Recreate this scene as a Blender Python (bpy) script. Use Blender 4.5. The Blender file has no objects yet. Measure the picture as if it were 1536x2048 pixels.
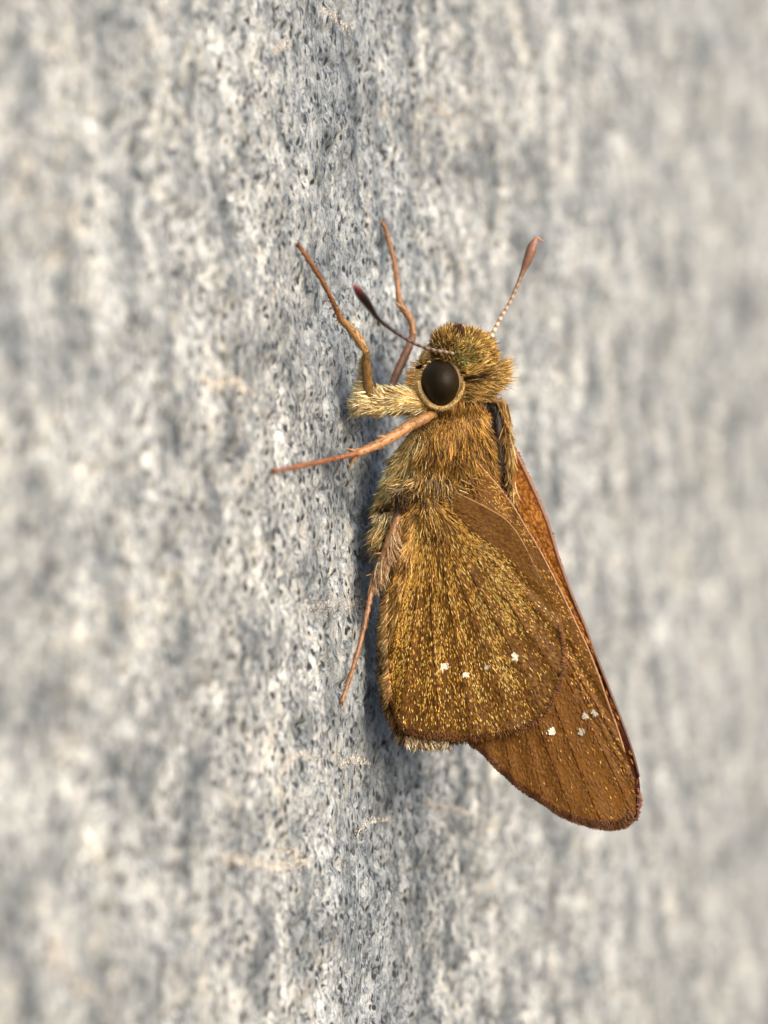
# Skipper butterfly resting on a granite wall, close-up.  1 Blender unit = 1 cm.
import bpy, math
import numpy as np
from mathutils import Vector, Matrix

rng = np.random.default_rng(7)
sc = bpy.context.scene
sc.unit_settings.scale_length = 0.01
COL = sc.collection

# ------------------------------------------------------------------ camera
D, FH = 14.0, 4.6                       # camera distance to focus plane, frame height there
S = 2048 / FH                           # photograph pixels per cm at the focus plane
cam_d = bpy.data.cameras.new('camera'); cam = bpy.data.objects.new('camera', cam_d)
COL.objects.link(cam); sc.camera = cam
cam.location = (0, -D, 0); cam.rotation_euler = (math.radians(90), 0, 0)
cam_d.sensor_fit = 'VERTICAL'; cam_d.sensor_height = 24.0; cam_d.lens = 24.0 * D / FH
cam_d.clip_start = 0.1; cam_d.clip_end = 500
cam_d.dof.use_dof = True; cam_d.dof.focus_distance = D - 0.10; cam_d.dof.aperture_fstop = 0.25

# ------------------------------------------------------------------ sky and sun (bright overcast)
SUN_DIR = Vector((0.66, -0.62, 0.42)).normalized()
w = bpy.data.worlds.new('World'); sc.world = w; w.use_nodes = True
nt = w.node_tree; bg = nt.nodes['Background']
sky = nt.nodes.new('ShaderNodeTexSky'); sky.sky_type = 'NISHITA'; sky.sun_disc = False
sky.sun_elevation = math.asin(SUN_DIR.z)
sky.sun_rotation = math.atan2(SUN_DIR.x, SUN_DIR.y)
sky.air_density = 1.0; sky.dust_density = 4.0; sky.ozone_density = 1.0
nt.links.new(sky.outputs[0], bg.inputs[0]); bg.inputs[1].default_value = 0.15
sl = bpy.data.lights.new('sun', 'SUN'); sun = bpy.data.objects.new('sun', sl); COL.objects.link(sun)
sl.energy = 0.8; sl.angle = math.radians(70); sl.color = (1.0, 0.985, 0.965)
sun.rotation_euler = SUN_DIR.to_track_quat('Z', 'Y').to_euler()
sun.location = (8, -8, 10)

sc.view_settings.view_transform = 'Standard'; sc.view_settings.look = 'None'
sc.view_settings.gamma = 1.0; sc.view_settings.use_curve_mapping = False
sc.view_settings.exposure = 1.2
sc.cycles.use_denoising = True
sc.cycles.max_bounces = 6
sc.render.film_transparent = False

# ------------------------------------------------------------------ helpers
def lin(*c):
    c = np.asarray(c, float) / 255.0
    return np.where(c <= 0.04045, c / 12.92, ((c + 0.055) / 1.055) ** 2.4)

def P(px, py, y=0.0):
    """photograph pixel at depth y (cm behind the focus plane) -> world point"""
    px = np.asarray(px, float); py = np.asarray(py, float); y = np.asarray(y, float)
    k = (D + y) / D / S
    px, py, y = np.broadcast_arrays(px, py, y)
    return np.stack([(px - 768) * k, y, (1024 - py) * k], -1)

def unit(v):
    return v / np.maximum(np.linalg.norm(v, axis=-1, keepdims=True), 1e-12)

def spline(pts, n):
    """Catmull-Rom through pts, resampled to n points evenly by length"""
    p = np.asarray(pts, float)
    q = np.vstack([2 * p[0] - p[1], p, 2 * p[-1] - p[-2]])
    out = []
    for i in range(1, len(q) - 2):
        t = np.linspace(0, 1, 24, endpoint=False)[:, None]
        a, b, c, d = q[i - 1], q[i], q[i + 1], q[i + 2]
        out.append(.5 * ((2 * b) + (-a + c) * t + (2 * a - 5 * b + 4 * c - d) * t ** 2 + (-a + 3 * b - 3 * c + d) * t ** 3))
    out = np.vstack(out + [p[-1:]])
    L = np.r_[0, np.cumsum(np.linalg.norm(np.diff(out[:, :], axis=0), axis=1))]
    u = np.linspace(0, L[-1], n)
    return np.stack([np.interp(u, L, out[:, k]) for k in range(out.shape[1])], -1)

def vnoise(p, seed=0):
    """smooth value noise, p (N,d) -> (N,) in -1..1"""
    p = np.asarray(p, float); d = p.shape[-1]
    i = np.floor(p).astype(np.int64); f = p - i; f = f * f * (3 - 2 * f)
    r = np.zeros(p.shape[:-1])
    for c in range(2 ** d):
        wgt = np.ones(p.shape[:-1]); h = np.full(p.shape[:-1], seed * 7919 + 17, np.int64)
        for k in range(d):
            b = (c >> k) & 1
            wgt = wgt * (f[..., k] if b else 1 - f[..., k])
            h = (h * 1103515245 + (i[..., k] + b) * (374761393 + 668265 * k)) & 0x7fffffff
            h = ((h ^ (h >> 13)) * 1274126177) & 0x7fffffff
        r += wgt * ((h & 0xffff) / 32767.5 - 1)
    return r

def mesh_obj(name, verts, faces, mat, parent=None, col=None, smooth=True):
    verts = np.asarray(verts, np.float32).reshape(-1, 3)
    me = bpy.data.meshes.new(name)
    if isinstance(faces, np.ndarray):
        faces = [faces]
    if isinstance(faces, list) and len(faces) and not isinstance(faces[0], np.ndarray):
        me.from_pydata(verts.tolist(), [], faces)
    else:
        nf = sum(len(f) for f in faces); nl = sum(f.size for f in faces)
        me.vertices.add(len(verts)); me.vertices.foreach_set('co', verts.ravel())
        me.loops.add(nl); me.polygons.add(nf)
        me.loops.foreach_set('vertex_index', np.concatenate([f.ravel() for f in faces]).astype(np.int32))
        tot = np.concatenate([np.full(len(f), f.shape[1]) for f in faces]).astype(np.int32)
        me.polygons.foreach_set('loop_start', np.r_[0, np.cumsum(tot)[:-1]].astype(np.int32))
        me.update(calc_edges=True); me.validate()
    me.polygons.foreach_set('use_smooth', np.full(len(me.polygons), smooth))
    if col is not None:
        a = me.attributes.new('Col', 'FLOAT_COLOR', 'POINT')
        c = np.ones((len(verts), 4), np.float32); c[:, :3] = col
        a.data.foreach_set('color', c.ravel())
    me.materials.append(mat)
    o = bpy.data.objects.new(name, me); COL.objects.link(o)
    if parent is not None: o.parent = parent
    return o

def hairs(name, mat, parent, root, direc, length, width, col, bend=None, kind='stuff', tipcol=None, clump=.35):
    """tapered three-sided curved hairs, joined"""
    n = len(root); direc = unit(direc)
    length = np.broadcast_to(length, n)[:, None]; width = np.broadcast_to(width, n)[:, None]
    if bend is None: bend = rng.normal(0, .10, (n, 3))
    cl = np.stack([vnoise(root * 22, 61), vnoise(root * 22, 62), vnoise(root * 22, 63)], -1)
    direc = unit(direc + cl * clump); bend = bend + .5 * clump * np.roll(cl, 1, 1)
    tone = (1 + .34 * vnoise(root * 30, 64) + .26 * vnoise(root * 75, 65))[:, None]
    col = np.clip(np.asarray(col) * tone, .003, .95)
    if tipcol is not None: tipcol = np.clip(tipcol * tone, .003, .95)
    a = unit(np.cross(direc, rng.normal(0, 1, (n, 3)))); b = np.cross(direc, a)
    rings = []
    for t, wf in ((0, 1.0), (.4, .95), (.75, .65)):
        c = root + direc * length * t + bend * length * t * t
        for k in range(3):
            an = k * 2 * math.pi / 3
            rings.append(c + (a * math.cos(an) + b * math.sin(an)) * width * wf * .5)
    rings.append(root + direc * length + bend * length)
    V = np.stack(rings, 1)                                     # n,10,3
    base = (np.arange(n) * 10)[:, None, None]
    q = []
    for r in range(2):
        for k in range(3):
            k2 = (k + 1) % 3
            q.append([r * 3 + k, r * 3 + k2, r * 3 + 3 + k2, r * 3 + 3 + k])
    t3 = [[6 + k, 6 + (k + 1) % 3, 9] for k in range(3)]
    Q = (base + np.array(q)[None]).reshape(-1, 4); T = (base + np.array(t3)[None]).reshape(-1, 3)
    c = np.repeat(np.asarray(col)[:, None, :], 10, 1).copy()
    if tipcol is not None:
        c[:, 6:9] = .5 * c[:, 6:9] + .5 * tipcol[:, None]; c[:, 9] = tipcol
    o = mesh_obj(name, V.reshape(-1, 3), [Q, T], mat, parent, c.reshape(-1, 3))
    if kind: o['kind'] = kind
    return o

def frame_tube(pts):
    pts = np.asarray(pts, float)
    t = unit(np.gradient(pts, axis=0))
    ref = np.array([0.0, -1.0, 0.05])
    a = unit(np.cross(t, ref)); b = np.cross(a, t)
    return t, a, b

def tube(name, mat, parent, pts, rad, col, nseg=12, squash=1.0, jitter=0.0, seed=1):
    pts = np.asarray(pts, float); n = len(pts)
    rad = np.broadcast_to(rad, n)
    t, a, b = frame_tube(pts)
    an = np.arange(nseg) * 2 * math.pi / nseg
    V = pts[:, None] + (a[:, None] * np.cos(an)[None, :, None] + b[:, None] * np.sin(an)[None, :, None] * squash) * rad[:, None, None]
    if jitter:
        nz = vnoise(V.reshape(-1, 3) * 60, seed).reshape(n, nseg)
        V = V + (V - pts[:, None]) * nz[..., None] * jitter
    i = np.arange(n - 1)[:, None] * nseg; k = np.arange(nseg)[None]
    Q = np.stack([i + k, i + (k + 1) % nseg, i + nseg + (k + 1) % nseg, i + nseg + k], -1).reshape(-1, 4)
    V = np.vstack([V.reshape(-1, 3), pts[:1], pts[-1:]])
    c0, c1 = n * nseg, n * nseg + 1
    k = np.arange(nseg)
    T = np.vstack([np.stack([np.full(nseg, c0), (k + 1) % nseg, k], -1),
                   np.stack([np.full(nseg, c1), (n - 1) * nseg + k, (n - 1) * nseg + (k + 1) % nseg], -1)])
    col = np.asarray(col, float)
    if col.ndim == 1: col = np.tile(col, (n, 1))
    C = np.vstack([np.repeat(col, nseg, 0), col[:1], col[-1:]])
    return mesh_obj(name, V, [Q, T], mat, parent, C)

def choose(pal, n, jit=.12, p=None):
    pal = np.array([lin(*c) for c in pal])
    c = pal[rng.choice(len(pal), n, p=p)]
    return np.clip(c * (1 + rng.normal(0, jit, (n, 1))), 0.004, 1)

# ------------------------------------------------------------------ materials
def new_mat(name, rough=.5, spec=.4):
    m = bpy.data.materials.new(name); m.use_nodes = True
    b = m.node_tree.nodes['Principled BSDF']
    b.inputs['Roughness'].default_value = rough
    b.inputs['Specular IOR Level'].default_value = spec
    return m, m.node_tree, b

def N(t, typ, **kw):
    n = t.nodes.new(typ)
    for k, v in kw.items():
        if k.startswith('i_'): n.inputs[k[2:].replace('_', ' ')].default_value = v
        else: setattr(n, k, v)
    return n

def ramp(t, stops, interp='LINEAR'):
    r = t.nodes.new('ShaderNodeValToRGB'); r.color_ramp.interpolation = interp
    e = r.color_ramp.elements
    while len(e) < len(stops): e.new(0.5)
    for el, (p, c) in zip(e, stops):
        el.position = p
        if np.isscalar(c): c = (c, c, c)
        el.color = (*c, 1)
    return r

def mix(t, fac, a, b, blend='MIX'):
    m = t.nodes.new('ShaderNodeMix'); m.data_type = 'RGBA'; m.blend_type = blend
    for sock, v in ((m.inputs[0], fac), (m.inputs[6], a), (m.inputs[7], b)):
        if hasattr(v, 'links') or hasattr(v, 'is_linked'): t.links.new(v, sock)
        elif np.isscalar(v): sock.default_value = v
        else: sock.default_value = (*v, 1) if len(v) == 3 else v
    return m.outputs[2]

def attr_mat(name, rough, spec, noise_scale=60, noise_amt=.35, bump=0.0, trans=0.0):
    m, t, b = new_mat(name, rough, spec)
    a = N(t, 'ShaderNodeAttribute', attribute_name='Col')
    tc = N(t, 'ShaderNodeTexCoord')
    nz = N(t, 'ShaderNodeTexNoise', i_Scale=noise_scale, i_Detail=4.0)
    t.links.new(tc.outputs['Object'], nz.inputs['Vector'])
    rm = ramp(t, [(.3, 1 - noise_amt), (.7, 1 + noise_amt * .6)])
    t.links.new(nz.outputs[0], rm.inputs[0])
    c = mix(t, 1.0, a.outputs['Color'], rm.outputs[0], 'MULTIPLY')
    t.links.new(c, b.inputs['Base Color'])
    if bump:
        bp = N(t, 'ShaderNodeBump', i_Strength=bump, i_Distance=.004)
        t.links.new(nz.outputs[0], bp.inputs['Height']); t.links.new(bp.outputs[0], b.inputs['Normal'])
    if trans:
        tr = N(t, 'ShaderNodeBsdfTranslucent'); t.links.new(c, tr.inputs[0])
        ms = N(t, 'ShaderNodeMixShader'); ms.inputs[0].default_value = trans
        t.links.new(b.outputs[0], ms.inputs[1]); t.links.new(tr.outputs[0], ms.inputs[2])
        t.links.new(ms.outputs[0], t.nodes['Material Output'].inputs[0])
    return m

M_fur = attr_mat('hair', .5, .35, 40, .2, trans=.18)
M_scale = attr_mat('wing_scale', .55, .14, 80, .15)
M_chitin = attr_mat('chitin', .45, .4, 90, .22, bump=.3)
M_wing = attr_mat('wing_membrane', .75, .07, 130, .3, bump=.4, trans=.05)

M_eye, t, b = new_mat('eye', .5, .12)
tc = N(t, 'ShaderNodeTexCoord')
vo = N(t, 'ShaderNodeTexVoronoi', i_Scale=140.0)
t.links.new(tc.outputs['Object'], vo.inputs['Vector'])
rm = ramp(t, [(0, lin(36, 28, 14)), (1, lin(18, 13, 7))]); t.links.new(vo.outputs['Distance'], rm.inputs[0])
t.links.new(rm.outputs[0], b.inputs['Base Color'])

# ------------------------------------------------------------------ granite wall
TH = math.radians(70)
w_t = np.array([math.cos(TH), math.sin(TH), 0.0])
w_u = unit(np.array([-.044, 0, 1.0]))
w_n = unit(np.cross(w_t, w_u))                     # right and towards the camera
w_u = unit(np.cross(w_n, w_t))
w_o = np.array([(705 - 768) / S, 0, 0])

def wall_hit(px, py):
    """point of the bare wall plane seen at a photograph pixel -> (t, u)"""
    c = np.array([0, -D, 0.0]); d = P(px, py, 0.0) - c
    k = np.dot(w_o - c, w_n) / (d @ w_n)
    q = c + d * np.asarray(k)[..., None] - w_o
    return q @ w_t, q @ w_u

def relief(tt, uu):
    p = np.stack([tt, uu], -1)
    h = .022 * vnoise(p * 2.3, 1) + .009 * vnoise(p * 7, 2) + .004 * vnoise(p * 17, 3)
    g = vnoise(p * 13 + 40, 4)
    h = h - .035 * np.clip(g - .3, 0, 1) - .03 * np.clip(vnoise(p * 25, 6) - .35, 0, 1)     # small pits
    return h + .003 * vnoise(p * 40, 5)

def wall_pt(px, py, off=0.0):
    tt, uu = wall_hit(px, py)
    h = relief(np.atleast_1d(tt), np.atleast_1d(uu))
    q = w_o + np.atleast_1d(tt)[:, None] * w_t + np.atleast_1d(uu)[:, None] * w_u + (h + off)[:, None] * w_n
    return q if np.ndim(tt) else q[0]

M_stone, t, b = new_mat('granite', .5, .3)
tc = N(t, 'ShaderNodeTexCoord')
mp = N(t, 'ShaderNodeMapping'); mp.inputs['Scale'].default_value = (1.2, 1, .9); t.links.new(tc.outputs['Object'], mp.inputs[0])
wn = N(t, 'ShaderNodeTexNoise', i_Scale=17.0, i_Detail=4.0); t.links.new(mp.outputs[0], wn.inputs['Vector'])
wsub = N(t, 'ShaderNodeVectorMath', operation='SUBTRACT'); t.links.new(wn.outputs['Color'], wsub.inputs[0]); wsub.inputs[1].default_value = (.5, .5, .5)
wsc = N(t, 'ShaderNodeVectorMath', operation='SCALE'); t.links.new(wsub.outputs[0], wsc.inputs[0]); wsc.inputs['Scale'].default_value = .05
wad = N(t, 'ShaderNodeVectorMath', operation='ADD'); t.links.new(mp.outputs[0], wad.inputs[0]); t.links.new(wsc.outputs[0], wad.inputs[1])
VEC = wad.outputs[0]
def voro(scale, vec=VEC, feature='F1'):
    v = N(t, 'ShaderNodeTexVoronoi', i_Scale=scale, feature=feature); t.links.new(vec, v.inputs['Vector']); return v
def noise(scale, detail=4.0, vec=None, rough=.55):
    n = N(t, 'ShaderNodeTexNoise', i_Scale=scale, i_Detail=detail, i_Roughness=rough)
    t.links.new(vec or mp.outputs[0], n.inputs['Vector']); return n
def sep(sock):
    s = N(t, 'ShaderNodeSeparateColor'); t.links.new(sock, s.inputs[0]); return s.outputs
def wsum(terms):
    """weighted sum of scalar sockets, centred on .5"""
    acc = None
    for sock, wt in terms:
        m_ = N(t, 'ShaderNodeMath', operation='MULTIPLY_ADD'); t.links.new(sock, m_.inputs[0]); m_.inputs[1].default_value = wt
        if acc is None: m_.inputs[2].default_value = .5 - .5 * sum(x[1] for x in terms)
        else: t.links.new(acc, m_.inputs[2])
        acc = m_.outputs[0]
    return acc
g0, g1, g2, g6 = voro(13.0), voro(26.0), voro(50.0), voro(95.0)      # crystals of four sizes
m1 = noise(9.0, 6.0, VEC, .7)
ga = wsum([(sep(g0.outputs['Color'])[0], .16), (sep(g1.outputs['Color'])[0], .34), (sep(g2.outputs['Color'])[1], .38), (sep(g6.outputs['Color'])[0], .32), (m1.outputs[0], .5)])
grey = ramp(t, [(.10, lin(50, 57, 64)), (.29, lin(112, 118, 125)), (.47, lin(153, 158, 162)), (.66, lin(180, 183, 184)), (.90, lin(206, 207, 206))])
t.links.new(ga, grey.inputs[0]); c = grey.outputs[0]
# feldspar: cream grains in loose clouds
fe = noise(1.6, 3.0); feR = ramp(t, [(.46, 0.0), (.66, 1.0)]); t.links.new(fe.outputs[0], feR.inputs[0])
g3 = noise(11.0, 5.0, VEC, .65); g3R = ramp(t, [(.48, 0.0), (.62, .62)]); t.links.new(g3.outputs[0], g3R.inputs[0])
fm = N(t, 'ShaderNodeMath', operation='MULTIPLY'); t.links.new(feR.outputs[0], fm.inputs[0]); t.links.new(g3R.outputs[0], fm.inputs[1])
c = mix(t, fm.outputs[0], c, lin(190, 181, 163))
# clouds of darker and paler stone
cn = noise(.8, 3.0); cR = ramp(t, [(.36, .76), (.62, 1.0)]); t.links.new(cn.outputs[0], cR.inputs[0])
c = mix(t, 1.0, c, cR.outputs[0], 'MULTIPLY')
cn2 = noise(2.8, 3.0); cR2 = ramp(t, [(.35, lin(164, 169, 174)), (.5, lin(226, 227, 227)), (.65, (1.09, 1.085, 1.07))]); t.links.new(cn2.outputs[0], cR2.inputs[0])
c = mix(t, 1.0, c, cR2.outputs[0], 'MULTIPLY')
# a darker, bluer band running up the wall
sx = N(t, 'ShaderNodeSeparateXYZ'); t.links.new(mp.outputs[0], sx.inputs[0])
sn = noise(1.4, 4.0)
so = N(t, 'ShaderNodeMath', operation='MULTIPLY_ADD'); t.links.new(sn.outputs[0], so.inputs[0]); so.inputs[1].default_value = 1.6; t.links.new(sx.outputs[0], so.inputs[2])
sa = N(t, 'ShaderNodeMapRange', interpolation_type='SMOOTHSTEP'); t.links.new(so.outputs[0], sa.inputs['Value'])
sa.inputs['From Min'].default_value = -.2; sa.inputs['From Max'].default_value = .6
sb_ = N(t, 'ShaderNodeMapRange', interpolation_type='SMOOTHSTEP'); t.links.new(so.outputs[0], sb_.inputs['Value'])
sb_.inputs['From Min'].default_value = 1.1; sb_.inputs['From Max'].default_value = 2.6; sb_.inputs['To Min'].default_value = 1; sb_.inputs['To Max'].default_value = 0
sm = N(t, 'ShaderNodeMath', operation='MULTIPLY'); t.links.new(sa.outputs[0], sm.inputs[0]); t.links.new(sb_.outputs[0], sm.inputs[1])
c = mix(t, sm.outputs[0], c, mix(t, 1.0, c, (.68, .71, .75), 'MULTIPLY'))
# biotite: small dark flecks, clustered
g4 = voro(25.0); d1 = noise(3.2, 3.0)
dsum = N(t, 'ShaderNodeMath', operation='MULTIPLY_ADD'); t.links.new(d1.outputs[0], dsum.inputs[0]); dsum.inputs[1].default_value = 1.1; t.links.new(sep(g4.outputs['Color'])[0], dsum.inputs[2])
dm = N(t, 'ShaderNodeMath', operation='MULTIPLY'); dm.inputs[1].default_value = .5; t.links.new(dsum.outputs[0], dm.inputs[0])
dR = ramp(t, [(.615, 0.0), (.635, 1.0)]); t.links.new(dm.outputs[0], dR.inputs[0])
edge = ramp(t, [(.3, 1.0), (.5, 0.0)]); t.links.new(g4.outputs['Distance'], edge.inputs[0])
de = N(t, 'ShaderNodeMath', operation='MULTIPLY'); t.links.new(dR.outputs[0], de.inputs[0]); t.links.new(edge.outputs[0], de.inputs[1])
c = mix(t, de.outputs[0], c, lin(34, 38, 44))
n5 = noise(60.0, 4.0, rough=.75); n5R = ramp(t, [(.3, .8), (.7, 1.16)]); t.links.new(n5.outputs[0], n5R.inputs[0])
c = mix(t, 1.0, c, n5R.outputs[0], 'MULTIPLY')
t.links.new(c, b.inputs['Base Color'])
ro = ramp(t, [(0, .36), (.15, .55), (1, .75)]); t.links.new(sep(g2.outputs['Color'])[0], ro.inputs[0]); t.links.new(ro.outputs[0], b.inputs['Roughness'])
bh = N(t, 'ShaderNodeMath', operation='ADD'); t.links.new(sep(g2.outputs['Color'])[2], bh.inputs[0]); t.links.new(n5.outputs[0], bh.inputs[1])
bp = N(t, 'ShaderNodeBump', i_Strength=.55, i_Distance=.007); t.links.new(bh.outputs[0], bp.inputs['Height']); t.links.new(bp.outputs[0], b.inputs['Normal'])

ta = np.r_[np.linspace(-16, -4.2, 40)[:-1], np.linspace(-4.2, -1.6, 180)[:-1], np.linspace(-1.6, 1.8, 330)[:-1], np.linspace(1.8, 9.5, 250)[:-1], np.linspace(9.5, 28, 40)]
ua = np.r_[np.linspace(-16, -3.8, 40)[:-1], np.linspace(-3.8, 3.8, 480)[:-1], np.linspace(3.8, 16, 40)]
TT, UU = np.meshgrid(ta, ua, indexing='ij')
HH = relief(TT.ravel(), UU.ravel())
Vw = np.stack([TT.ravel(), -HH, UU.ravel()], -1)
nT, nU = TT.shape
ii = np.arange(nT - 1)[:, None] * nU; jj = np.arange(nU - 1)[None]
Fw = np.stack([ii + jj, ii + nU + jj, ii + nU + jj + 1, ii + jj + 1], -1).reshape(-1, 4)
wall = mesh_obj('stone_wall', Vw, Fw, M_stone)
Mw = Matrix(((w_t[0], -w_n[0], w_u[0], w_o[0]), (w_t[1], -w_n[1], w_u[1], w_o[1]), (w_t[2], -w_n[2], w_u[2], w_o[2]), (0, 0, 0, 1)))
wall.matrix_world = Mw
wall['label'] = 'rough grey granite wall with dark and cream flecks behind the butterfly'
wall['category'] = 'wall'; wall['kind'] = 'structure'

# dried tan residue on the stone: small crumbs strewn along crooked lines
M_dirt = attr_mat('dried_residue', .85, .2, 60, .3)
OCT = np.array([[1, 0, 0], [-1, 0, 0], [0, 1, 0], [0, -1, 0], [0, 0, 1], [0, 0, -1]], float)
OCF = np.array([[0, 2, 4], [2, 1, 4], [1, 3, 4], [3, 0, 4], [2, 0, 5], [1, 2, 5], [3, 1, 5], [0, 3, 5]])
Wi = np.array(Mw.inverted())
def crumbs(path, n, spread, size):
    p = spline(path, 200)[rng.integers(0, 200, n)] + rng.normal(0, 1, (n, 2)) * np.array(spread)
    q = wall_pt(p[:, 0], p[:, 1], .002)
    s = size * rng.uniform(.5, 1.5, (n, 1, 1)) * rng.uniform(.5, 1.2, (n, 6, 1))
    V = q[:, None] + OCT[None] * s; V = V - w_n * ((V - q[:, None]) @ w_n)[..., None] * .6; V = V.reshape(-1, 3)
    V = V @ Wi[:3, :3].T + Wi[:3, 3]
    F = (np.arange(n)[:, None, None] * 6 + OCF[None]).reshape(-1, 3)
    cc = np.repeat(choose([(194, 187, 178), (174, 167, 158), (204, 199, 191)], n), 6, 0)
    o = mesh_obj('dried_residue', V, F, M_dirt, wall, cc, smooth=False); o['kind'] = 'stuff'
for path, n, sp, sz in (
        ([(400, 752), (430, 770), (455, 762), (492, 782)], 380, (4, 5), .008),
        ([(440, 1715), (500, 1722), (560, 1735), (622, 1722)], 520, (4, 6), .008),
        ([(560, 1712), (590, 1700), (610, 1725)], 200, (4, 4), .007),
        ([(575, 1522), (605, 1508), (640, 1522)], 200, (3, 3), .006),
        ([(678, 1532), (705, 1518), (742, 1530)], 260, (3, 4), .006),
        ([(850, 1600), (885, 1612), (935, 1625)], 260, (3, 3), .007),
        ([(600, 1222), (650, 1212), (700, 1205), (745, 1225)], 700, (7, 9), .005),
        ([(720, 1670), (745, 1645), (785, 1636)], 200, (3, 3), .006),
        ([(545, 110), (560, 85), (580, 95)], 160, (3, 4), .006),
        ([(880, 215), (900, 232), (915, 245)], 160, (4, 5), .007),
        ([(640, 20), (670, 32), (700, 55)], 200, (4, 4), .006),
        ([(110, 1880), (125, 1940), (180, 1990)], 260, (8, 8), .010)):
    crumbs(path, int(n * 1.2), (sp[0] * 1.2, sp[1] * 1.2), sz * .62)

# ------------------------------------------------------------------ the butterfly
bf = bpy.data.objects.new('butterfly', None); COL.objects.link(bf); bf.empty_display_size = .2
bf['label'] = 'golden brown skipper butterfly clinging to the granite wall with folded wings'
bf['category'] = 'butterfly'
bf.location = P(760, 1180, .1)
bpy.context.view_layer.update()

def own(o):          # keep world placement while the Empty carries the part
    o.matrix_parent_inverse = bf.matrix_world.inverted(); return o

# ---- body: head, thorax and abdomen as one continuous surface
#        py   left  right  y centre  y half
prof = np.array([
    (665,  904,  934,  .07, .05), (674,  882,  952,  .07, .10), (690,  863,  969,  .07, .14), (715,  847,  980,  .07, .165),
    (740,  840,  978,  .07, .175), (770,  840,  974,  .07, .175), (795,  850,  964,  .07, .16), (812,  864,  958,  .08, .12),
    (824,  862,  962,  .09, .11), (845,  842,  974,  .09, .15), (880,  812,  982,  .09, .18), (930,  788,  986,  .09, .19),
    (980,  774,  986,  .09, .185), (1020, 768,  970,  .09, .16), (1060, 772,  930,  .08, .12), (1120, 782,  900,  .07, .09),
    (1250, 785,  890,  .06, .075), (1380, 790,  885,  .05, .06), (1450, 800,  880,  .05, .045), (1478, 820,  865,  .05, .02)])
pyb = spline(prof, 90)
NB, SB = len(pyb), 48
an = np.arange(SB) * 2 * math.pi / SB
def body_pt(row, a):
    """row: (...,5) profile rows, a: angles"""
    cx = (row[..., 1] + row[..., 2]) / 2; rx = (row[..., 2] - row[..., 1]) / 2
    return P(cx + rx * np.cos(a), row[..., 0], row[..., 3] - row[..., 4] * np.sin(a))
Vb = body_pt(pyb[:, None, :].repeat(SB, 1), an[None].repeat(NB, 0)).reshape(-1, 3)
Vb += (vnoise(Vb * 9, 11) * .008)[:, None] * unit(Vb - np.array([.3, .1, 0]))
i = np.arange(NB - 1)[:, None] * SB; k = np.arange(SB)[None]
Fb = np.stack([i + k, i + (k + 1) % SB, i + SB + (k + 1) % SB, i + SB + k], -1).reshape(-1, 4)
Vb = np.vstack([Vb, body_pt(pyb[:1], np.zeros(1)) * 0 + P(917, 662, .07), P(842, 1482, .05)[None]])
k = np.arange(SB)
Tb = np.vstack([np.stack([np.full(SB, NB * SB), (k + 1) % SB, k], -1), np.stack([np.full(SB, NB * SB + 1), (NB - 1) * SB + k, (NB - 1) * SB + (k + 1) % SB], -1)])
hp = np.r_[np.repeat(pyb[:, 0], SB), 662, 1482]
cb = np.where((hp < 812)[:, None], lin(120, 90, 45)[None], lin(70, 48, 22)[None])
body = own(mesh_obj('body', Vb, [Fb, Tb], M_chitin, bf, cb))

def body_samples(n, lo, hi, front=.75):
    py = rng.uniform(lo, hi, n)
    row = np.stack([np.interp(py, pyb[:, 0], pyb[:, j]) for j in range(5)], -1)
    a = np.where(rng.random(n) < front, rng.uniform(-.35, math.pi + .35, n), rng.uniform(0, 2 * math.pi, n))
    p = body_pt(row, a)
    e = 1e-2
    n1 = body_pt(row, a + e) - p
    row2 = np.stack([np.interp(py + 2, pyb[:, 0], pyb[:, j]) for j in range(5)], -1)
    n2 = body_pt(row2, a) - p
    nr = unit(np.cross(n1, n2))
    cen = P((row[:, 1] + row[:, 2]) / 2, py, row[:, 3])
    nr *= np.sign(np.sum(nr * (p - cen), -1, keepdims=True))
    px = (row[:, 1] + row[:, 2]) / 2 + (row[:, 2] - row[:, 1]) / 2 * np.cos(a)
    return px, py, p, nr, a
U = 1 / S

FUR = {k: [] for k in ('r', 'd', 'l', 'w', 'c', 't', 'b')}
def fur_add(r, d, l, w_, c, tip=None, b=None):
    n = len(r); FUR['r'].append(r); FUR['d'].append(unit(d)); FUR['l'].append(np.broadcast_to(l, n)); FUR['w'].append(np.broadcast_to(w_, n))
    FUR['c'].append(c); FUR['t'].append(c * 1.15 if tip is None else tip); FUR['b'].append(rng.normal(0, .14, (n, 3)) if b is None else b)

EYE = np.array([882, 767.0])
def not_eye(px, py, a):
    up = (py < EYE[1] - 4) & (px > 862)
    e = ((px - EYE[0]) / np.where(up, 43, 48)) ** 2 + ((py - EYE[1]) / np.where(up, 50, 56)) ** 2
    return (e > 1) | (np.sin(a) < -.1)

# thorax
px, py, p, nr, a = body_samples(19000, 800, 1075)
fan = np.clip((px - 860) / 110, -1, 1)
d = np.stack([fan * .28 - .12, np.zeros_like(px), -np.ones_like(px)], -1) + nr * (.20 + .10 * (px < 810))[:, None] + rng.normal(0, .07, (len(px), 3))
lefty = np.clip((868 - px) / 70, 0, 1) + np.clip((py - 960) / 90, 0, 1) * .4 * (px < 830)
c0 = choose([(132, 92, 32), (168, 122, 50), (92, 60, 20), (190, 148, 72)], len(px)); c1 = choose([(224, 200, 136), (206, 178, 110), (236, 220, 170), (180, 146, 80)], len(px))
f = (rng.random(len(px)) < np.clip(lefty, 0, 1) * .85)[:, None]
c = np.where(f, c1, c0)
keep = ~((px > 970) & (py > 835) & (py < 985) & (rng.random(len(px)) < .8)) & ~((px < 805) & (py > 998) & (py < 1022))
l = rng.uniform(20, 46, len(px)) * U * np.where(py < 845, .6, 1)
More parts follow.
